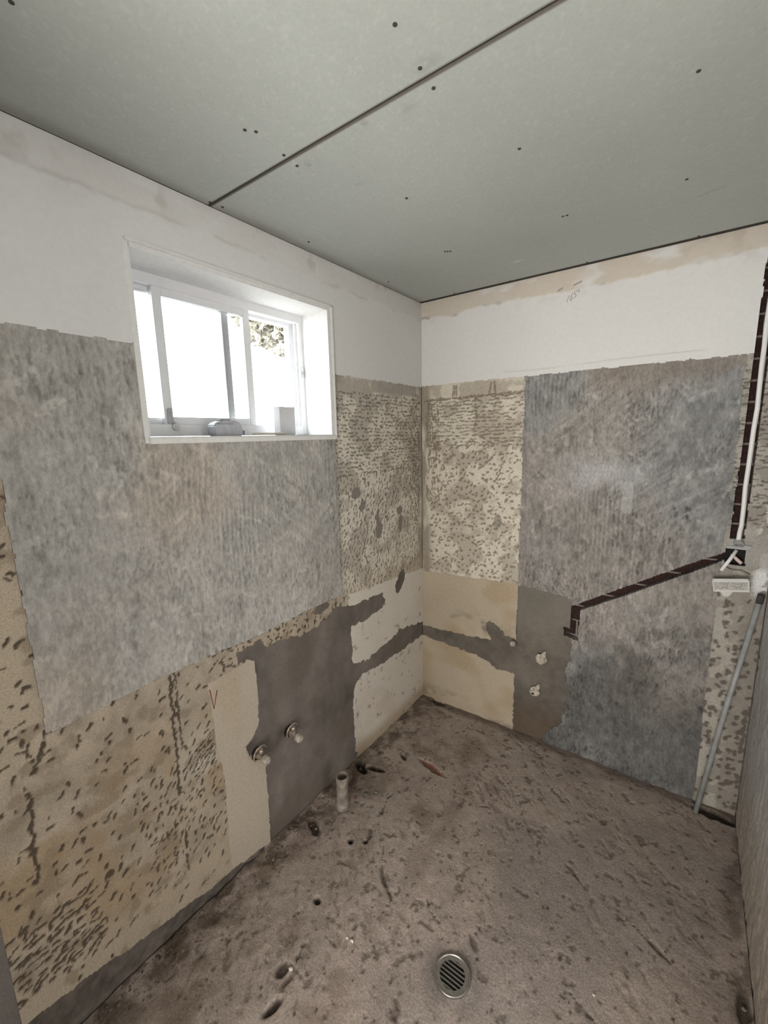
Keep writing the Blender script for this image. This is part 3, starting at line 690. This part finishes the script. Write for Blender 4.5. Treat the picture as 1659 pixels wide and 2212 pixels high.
# crumbs of plaster and mortar swept about: too many to count
def crumbs():
    r = np.random.default_rng(4); N = 2600
    x = r.random(N)**1.5*(W-.03)+.012; y = r.random(N)*(YF-.1)+.01
    k = r.random(N) < .30; x[k] = .01+.10*r.random(k.sum())**1.5
    ok = (np.hypot(x-DR[0], y-DR[1]) > .075) & (np.hypot(x-.136, y-.95) > .055); x, y = x[ok], y[ok]; N = len(x)
    s = .0012+.0038*r.random(N)**3
    iu = np.clip((x/W*(U.shape[1]-1)).astype(int), 0, U.shape[1]-1); iv = np.clip((y/YF*(U.shape[0]-1)).astype(int), 0, U.shape[0]-1)
    zz = hf_[iv, iu]
    base = np.array([[1, 1, 0], [-1, 1, 0], [-1, -1, 0], [1, -1, 0], [.6, .6, 1], [-.6, .7, 1], [-.7, -.6, .9], [.7, -.7, 1.1]])
    Fb = np.array([[0, 3, 2, 1], [4, 5, 6, 7], [0, 1, 5, 4], [1, 2, 6, 5], [2, 3, 7, 6], [3, 0, 4, 7]])
    a = r.random(N)*6.28; j = 1+.5*(r.random((N, 8, 3))-.5)
    P = base[None]*j*s[:, None, None]; c, sn = np.cos(a)[:, None], np.sin(a)[:, None]
    X = P[..., 0]*c-P[..., 1]*sn+x[:, None]; Y = P[..., 0]*sn+P[..., 1]*c-y[:, None]; Zs = P[..., 2]+zz[:, None]-.0006
    Vv = np.stack([X, Y, Zs], -1).reshape(-1, 3); Fq = (Fb[None]+8*np.arange(N)[:, None, None]).reshape(-1, 4)
    t = r.random(N)**2; cc = np.array([.12, .095, .075])*(1-t)[:, None]+np.array([.27, .23, .195])*t[:, None]
    me = bpy.data.meshes.new('rubble_crumbs'); set_mesh(me, Vv, Fq, np.repeat(cc, 8, 0))
    o = link('rubble_crumbs', me, M['floor']); tag(o, 'tiny crumbs of mortar and plaster strewn over the floor', 'rubble', None, 'stuff')
crumbs()
def floor_h(x, y):
    return float(hf_[int(y/YF*(U.shape[0]-1)), int(x/W*(U.shape[1]-1))])

# ------------------------------------------------------------------ window
window = empty('window_1', (0, 0, 0)); tag(window, 'white aluminium sliding window, one sash slid open', None, None, 'structure')
def fr(name, u0, u1, z0, z1, x0, x1, w, m, parent, wt=None, wb=None, bev=.0015):
    """rectangular frame of four bars"""
    wt = wt or w; wb = wb or w
    return boxes(name, [((x0, -u1, z0), (x1, -u1+w, z1)), ((x0, -u0-w, z0), (x1, -u0, z1)), ((x0, -u1+w, z1-wt), (x1, -u0-w, z1)), ((x0, -u1+w, z0), (x1, -u0-w, z0+wb))], m, parent, bev)
# plastered reveal and its raised bead
boxes('reveal', [((-.27, -A1-.0, B1-.001), (.005, -A0, B1+.016)), ((-.27, -A0-.001, B0-.01), (.005, -A0+.016, B1+.016)), ((-.27, -A1-.016, B0-.01), (.005, -A1+.001, B1+.016)), ((-.27, -A1-.016, B0-.018), (.006, -A0+.016, B0+.001))], 'trim', window)
boxes('window_trim', [((-.001, -A1-.012, B1+.012), (.013, -A0+.026, B1+.021)), ((-.001, -A0+.018, B0-.016), (.013, -A0+.026, B1+.021)), ((-.001, -A1-.006, B0-.020), (.013, -A0+.020, B0-.002))], 'trim', window, .002)
fr('window_frame', A0-.002, A1+.002, B0+.004, B1+.002, -.225, -.150, .024, 'alu', window, .034, .040)
boxes('track', [((-.220, -A1+.02, B0+.040), (-.217, -A0-.02, B0+.054)), ((-.190, -A1+.02, B0+.040), (-.187, -A0-.02, B0+.054)), ((-.220, -A0-.040, B0+.04), (-.210, -A0-.022, B1-.03)), ((-.196, -A0-.048, B0+.04), (-.188, -A0-.022, B1-.03)), ((-.172, -A0-.034, B0+.04), (-.166, -A0-.022, B1-.03)),
                ((-.220, -A1+.02, B1-.044), (-.217, -A0-.02, B1-.030)), ((-.190, -A1+.02, B1-.044), (-.187, -A0-.02, B1-.030))], 'alu', window)
s1 = fr('sliding_sash', 1.047, 1.424, B0+.044, 2.183, -.184, -.162, .030, 'alu', window, .034, .026); s1['label'] = 'front sash slid over to the left'
boxes('pane', [((-.175, -1.396, B0+.068), (-.171, -1.075, 2.151))], 'glass', s1)
s2 = fr('fixed_sash', 1.122, 1.545, B0+.044, 2.190, -.214, -.194, .028, 'alu', window, .034, .024)
boxes('pane', [((-.206, -1.519, B0+.066), (-.202, -1.148, 2.158))], 'glass', s2)
# latch on the sash: slim lever and round lock
lt = boxes('latch', [((-.162, -1.417, 1.727), (-.153, -1.398, 1.786))], 'latch', s1, .003); lt['label'] = 'metal latch lever with round lock'
lathe('lock_barrel', [(.0001, .028), (.006, .028), (.006, .024), (.011, .024), (.013, .020), (.013, 0), (.0001, 0)], (-.162, -1.396, 1.724), (1, -.1, 0), 'latch', lt)
boxes('strike_plate', [((-.1505, -.792, 1.945), (-.145, -.783, 1.985)), ((-.1505, -.800, 1.958), (-.147, -.79, 1.972))], 'latch', window, .001)

# ------------------------------------------------------------------ things on the window sill
SILL = B0+.0015
t = empty('tape_measure', (-.085, -1.252, SILL)); tag(t, 'grey tape measure lying on the window sill', 'tape measure')
bm = bmesh.new(); prof = [(-.060, 0), (.050, 0), (.055, .006), (.055, .036), (.047, .046), (.020, .054), (-.030, .056), (-.052, .048), (-.062, .030), (-.063, .010)]
va = [bm.verts.new((-.105, -1.252-a, SILL+b)) for a, b in prof]; vb = [bm.verts.new((-.060, -1.252-a, SILL+b)) for a, b in prof]
bm.faces.new(va); bm.faces.new(vb[::-1])
for k in range(len(prof)): bm.faces.new((va[k], va[(k+1) % len(prof)], vb[(k+1) % len(prof)], vb[k]))
bmesh.ops.recalc_face_normals(bm, faces=bm.faces[:])
bmesh.ops.bevel(bm, geom=bm.edges[:], offset=.003, segments=2, affect='EDGES')
adopt(bm_obj('case', bm, 'tape'), t)
adopt(boxes('rubber_rim', [((-.0595, -1.252-.045, SILL+.040), (-.0575, -1.252+.025, SILL+.046)), ((-.100, -1.275, SILL+.055), (-.066, -1.236, SILL+.060))], 'conduit', None, .001), t)
adopt(boxes('blade_hook', [((-.094, -1.192, SILL+.006), (-.070, -1.176, SILL+.0075)), ((-.094, -1.177, SILL+.002), (-.070, -1.1755, SILL+.020)), ((-.090, -1.200, SILL+.010), (-.074, -1.186, SILL+.019))], 'latch'), t)
c = boxes('carton', [((-.110, -1.000, SILL), (-.072, -.918, SILL+.115))], 'carton', None, .0012); tag(c, 'small white carton standing upright on the window sill', 'carton')
lid = boxes('lid_flap', [((-.0718, -.999, SILL+.100), (-.0708, -.919, SILL+.1148))], 'carton', c)
pn = tube('carpenter_pencil', [(-.055, -1.158, SILL+.0052), (-.052, -1.146, SILL+.0056), (-.040, -1.01, SILL+.0056)], [.0012, .0055, .0055], 'wood', None, 6); tag(pn, 'slim pale pencil lying on the sill beside the white carton', 'pencil')

# ------------------------------------------------------------------ tap stubs on the left wall
def tap(loc, label, s, tilt):
    y, z = loc
    t = empty('tap_stub', (0, y, z)); tag(t, label, 'tap stub', 'tap stubs on the cement patch')
    ax = (1, tilt[0], tilt[1])
    adopt(lathe('body', [(.012, -.025), (.012, .010), (.016, .012), (.016, .022), (.0125, .024), (.0125, .050*s), (.0001, .050*s)], (0, y, z), ax, 'brass', None, 18), t)
    e = Vector((0, y, z))+Vector(ax).normalized()*.050*s
    adopt(lathe('end_cap', [(.0001, 0), (.011, 0), (.017, .005), (.0185, .012), (.017, .024), (.012, .030), (.006, .031), (.004, .028), (.0001, .028)], e, ax, 'capbrass', None, 18), t)
    bm = bmesh.new(); pts = [Vector((.020+.004*math.sin(a), y+.030*math.cos(a), z+.008+.033*math.sin(a))) for a in [math.radians(v) for v in range(20, 215, 12)]]
    bm.free()
    adopt(tube('wire_clip', pts, .0035, 'brass', None, 8), t)
    adopt(tube('side_port', [Vector((.026, y, z+.006)), Vector((.030, y-.003, z+.034))], [.010, .0085], 'brass', None, 12), t)
    adopt(lathe('wall_socket', [(.026, -.004), (.027, .002), (.019, .003), (.019, -.004)], (0, y, z), (1, 0, 0), 'dark', None, 20, True), t)
tap((-1.118, .437), 'brass tap stub with pale cap, the one further into the corner', .9, (-.02, -.12))
tap((-1.285, .442), 'brass tap stub with pale cap, the one beside the cream plaster strip', .75, (-.02, -.10))

# ------------------------------------------------------------------ waste pipe standing on the floor
x, y = .136, -.950
t = empty('waste_pipe', (x, y, floor_h(x, -y))); tag(t, 'short open plastic waste pipe standing up from the floor', 'pipe')
adopt(lathe('pipe_wall', [(.0275, -.03), (.0275, .155), (.0268, .157), (.0235, .157), (.0228, .155), (.0228, -.03)], (x, y, 0), (0, .02, 1), 'pvc', None, 28, True), t)
adopt(lathe('socket_rim', [(.0276, .134), (.0284, .135), (.0284, .158), (.0276, .1585)], (x, y, 0), (0, .02, 1), 'pvc', None, 28, True), t)
adopt(lathe('pipe_inside', [(.0227, .02), (.0001, .02), (.0001, .022), (.0227, .022)], (x, y, 0), (0, .02, 1), 'dark', None, 20, True), t)
tube('foot_collar', [(x, y, -.02), (x, y, .014), (x, y, .026)], [.034, .030, .0277], 'pvc', None, 20)
o = bpy.data.objects['foot_collar']; adopt(o, t)

# ------------------------------------------------------------------ floor drain
cx, cy = DR[0], -DR[1]
t = empty('floor_drain', (cx, cy, 0)); tag(t, 'round chrome floor drain with slotted grate', 'drain')
adopt(lathe('rim', [(.0565, -.006), (.0570, .004), (.0555, .0065), (.0520, .0065), (.0505, .0045), (.0395, .0045), (.0388, .002), (.0395, -.006)], (cx, cy, 0), (0, 0, 1), 'steel', None, 48, True), t)
adopt(lathe('bowl', [(.0560, -.004), (.0460, -.004), (.0450, -.055), (.0001, -.056), (.0001, -.060), (.050, -.060)], (cx, cy, 0), (0, 0, 1), 'dark', None, 32), t)
for k in range(-3, 4):
    yy = .0115*k; hx = math.sqrt(max(.0397**2-yy**2, 1e-6))
    adopt(boxes('grate_bar', [((cx-hx, cy+yy-.0019, .0005), (cx+hx, cy+yy+.0019, .0040))], 'steel', None, .0006), t)

# ------------------------------------------------------------------ plugged outlets on the back wall
def plug(u, z, label, seed, hole):
    t = empty('plugged_outlet', (u, 0, z)); tag(t, label, 'outlet', 'putty plugged outlets on the far wall')
    adopt(lump('putty_plug', (u, -.012, z), (.027, .020, .026), 'putty', None, seed, 3, .20), t)
    adopt(tube('putty_tail', [(u+.006, -.012, z+.012), (u+.015, -.012, z+.032), (u+.021, -.008, z+.048)], [.018, .012, .004], 'putty', None, 10), t)
    if hole: adopt(lathe('bore', [(.0001, 0), (.006, 0), (.006, .006), (.0001, .006)], (u-.004, -.029, z-.004), (-.4, -1, .3), 'dark', None, 12), t)
plug(.740, .487, 'pale putty lump plugging the upper outlet below the cable chase', 2, False)
plug(.716, .288, 'pale putty lump with a hole, the lower of the two outlets', 7, True)
t = empty('pipe_elbow', (.597, 0, .535)); tag(t, 'small white pipe end sticking out of broken cement on the far wall', 'pipe')
adopt(lathe('socket', [(.016, -.012), (.016, .022), (.0125, .022), (.0115, .004), (.0001, .004)], (.592, -.006, .532), (-.1, -1, .25), 'pvc', None, 18), t)
adopt(lathe('inner_ring', [(.009, .005), (.009, .026), (.0065, .026), (.0065, .005)], (.592, -.006, .532), (-.1, -1, .25), 'white', None, 16, True), t)

# ------------------------------------------------------------------ electrical bits on the right of the far wall
pts = [Vector((1.486+.0016*math.sin(k*.9)+.001*math.sin(2.3*k), .010+.005*math.sin(k*.5), 2.44-k*.0765)) for k in range(0, 16)]
pts += [Vector((1.4835, .002, 1.262)), Vector((1.4825, -.010, 1.225))]
cd_ = tube('white_conduit', pts, .0082, 'white', None, 12); tag(cd_, 'long white flexible conduit running down the vertical chase', 'conduit')
t = empty('conduit_saddle', (1.483, 0, 1.215)); tag(t, 'grey metal saddle ring at the foot of the white conduit', 'bracket')
adopt(boxes('strap', [((1.447, -.006, 1.196), (1.522, .004, 1.208)), ((1.500, -.010, 1.200), (1.524, .002, 1.216))], 'conduit', None, .002), t)
adopt(lathe('ring', [(.0175, -.004), (.0175, .006), (.0105, .008), (.0105, -.004)], (1.484, -.008, 1.222), (0, -.75, -.65), 'conduit', None, 22, True), t)
t = empty('wall_box', (1.48, .02, 1.16)); tag(t, 'dark open wall box recess below the white conduit', 'wall box')
adopt(boxes('box_shell', [((1.447, .024, 1.130), (1.512, .027, 1.196)), ((1.447, .002, 1.130), (1.449, .027, 1.196)), ((1.510, .002, 1.130), (1.512, .027, 1.196)), ((1.447, .002, 1.130), (1.512, .027, 1.132))], 'dark'), t)
o = tube('conduit_offcut', [(1.481, .004, 1.190), (1.462, -.012, 1.150), (1.438, -.026, 1.104)], .0066, 'white', None, 12); tag(o, 'short white conduit end bent out of the wall box', 'conduit')
o = tube('conduit_stub', [(1.468, .010, 1.170), (1.482, -.004, 1.158), (1.500, -.016, 1.142)], .0066, 'pink', None, 12); tag(o, 'short pinkish conduit stub sticking out of the wall box', 'conduit')
bpts = [(1.455, -.006, 1.118), (1.475, -.018, 1.108), (1.50, -.022, 1.112), (1.53, -.010, 1.100)]
o = tube('loose_wire', bpts, .0022, 'brass', None, 8); tag(o, 'thin brown loose wire hanging above the dusty plate', 'wire')
# blank plate hanging out of the wall, dusty back towards the room
t = empty('socket_plate', (1.487, -.02, 1.075)); tag(t, 'white socket plate hanging off the wall with its dusty back showing', 'socket plate')
pm = Matrix.Translation((1.474, -.036, 1.052)) @ Matrix.Rotation(math.radians(-10), 4, 'Y') @ Matrix.Rotation(math.radians(34), 4, 'X')
def plate_part(name, lst, m, bev=.001):
    o = boxes(name, lst, m, None, bev); o.data.transform(pm); return adopt(o, t)
plate_part('plate', [((-.057, 0, -.036), (.057, .004, .036))], 'dirtyplate', .0015)
plate_part('rim', [((-.058, -.010, .030), (.058, .004, .037)), ((-.058, -.008, -.036), (-.053, .004, .037)), ((.053, -.008, -.036), (.058, .004, .037)), ((-.058, -.006, -.037), (.058, .004, -.032))], 'white', .0015)
plate_part('terminal_block', [((-.036, -.012, -.006), (-.012, 0, .010))], 'dirtyplate', .0015); plate_part('terminal_block', [((.008, -.010, -.004), (.034, 0, .012))], 'dirtyplate', .0015)
for q in (-.028, -.018, .016, .027): plate_part('terminal_screw', [((q-.002, -.014, 0), (q+.002, -.009, .004))], 'latch', .0005)
# grey conduit leaning in the corner
a, b = Vector((1.450, -.082, .004)), Vector((1.569, -.030, 1.005))
o = empty('leaning_conduit', a); tag(o, 'long grey conduit pipe leaning into the right corner', 'pipe')
adopt(tube('conduit_length', [a, a.lerp(b, .5)+Vector((-.004, 0, 0)), b], .0095, 'conduit', None, 18), o)
d = (b-a).normalized()
adopt(tube('end_coupling', [b-d*.012, b+d*.024], .012, 'void', None, 18), o)

# ------------------------------------------------------------------ chips on the floor
for k, (x, y, r, lb) in enumerate(((.517, 1.335, .0065, 'pale plaster chip on the floor left of the drain, the larger of a pair'), (.497, 1.338, .0048, 'pale plaster chip on the floor left of the drain, the smaller of a pair'),
                                   (.405, 1.505, .0075, 'pale plaster chip beside the dark crack in the floor near the wall'), (1.205, 1.02, .005, 'small pale chip on the floor right of the drain'), (.215, .80, .012, 'dark stone lump behind the waste pipe'), (.185, .838, .018, 'flat dark stone lump beside the waste pipe'))):
    o = lump('plaster_chip' if k < 4 else 'stone_lump', (x, -y, floor_h(x, y)+r*.3), (r*1.1, r*.8, r*.5), 'chip' if k < 4 else 'graphite', None, k+20, 1, .2); tag(o, lb, 'chip' if k < 4 else 'stone', 'plaster chips on the floor' if k < 4 else 'dark stones by the waste pipe')

# ------------------------------------------------------------------ outside: ground and the tree behind the open sash
g = boxes('ground_outside', [((-14, -9, -.35), (-TH, 9, -.25))], 'ground'); tag(g, 'pale ground outside the window', None, None, 'structure')
def tree():
    base = Vector((-3.55, 3.05, -.25)); t = empty('garden_tree', base); tag(t, 'brownish leafy tree seen through the open sash', 'tree')
    adopt(tube('trunk', [base, base+Vector((.03, -.05, 1.2)), base+Vector((.10, -.20, 2.3)), base+Vector((.22, -.45, 3.2)), base+Vector((.15, -.6, 3.9))], [.11, .09, .075, .05, .02], 'bark', None, 10), t)
    for k, (dx, dy, dz) in enumerate(((.4, -.9, 3.75), (-.4, -.6, 3.9), (.2, .3, 3.8), (.3, -1.2, 3.85))):
        adopt(tube('branch', [base+Vector((.10, -.20, 2.3)), base+Vector((dx*.5, dy*.5, 2.8)), base+Vector((dx, dy, dz))], [.05, .035, .012], 'bark', None, 8), t)
    r = np.random.default_rng(8); N = 9000
    th = r.random(N)*6.283; cp = r.random(N)*2-1; rr = r.random(N)**.40
    sp = np.sqrt(1-cp*cp)
    ctr = np.array([-3.30, 2.17, 3.46]); rad = np.array([.75, 1.05, .70])
    p = np.stack([sp*np.cos(th), sp*np.sin(th), cp], -1)*rr[:, None]*rad+ctr
    clump = fbm(p[:, 1]*4.5+p[:, 0]*3, p[:, 2]*4.5, 3, 801); p = p[clump > .36]; N = len(p)
    a = r.normal(size=(N, 3)); a /= np.linalg.norm(a, axis=1)[:, None]; b = np.cross(a, r.normal(size=(N, 3))); b /= np.linalg.norm(b, axis=1)[:, None]
    nn = np.cross(a, b)
    s = (.042+.026*r.random(N))[:, None]
    Vv = np.stack([p-a*s, p+b*s*.42+nn*s*.12, p+a*s, p-b*s*.42+nn*s*.12], 1).reshape(-1, 3); Fq = np.arange(4*N).reshape(N, 4)
    me = bpy.data.meshes.new('foliage'); set_mesh(me, Vv, Fq); o = link('foliage', me, M['leaf']); adopt(o, t); o['kind'] = 'stuff'
tree()
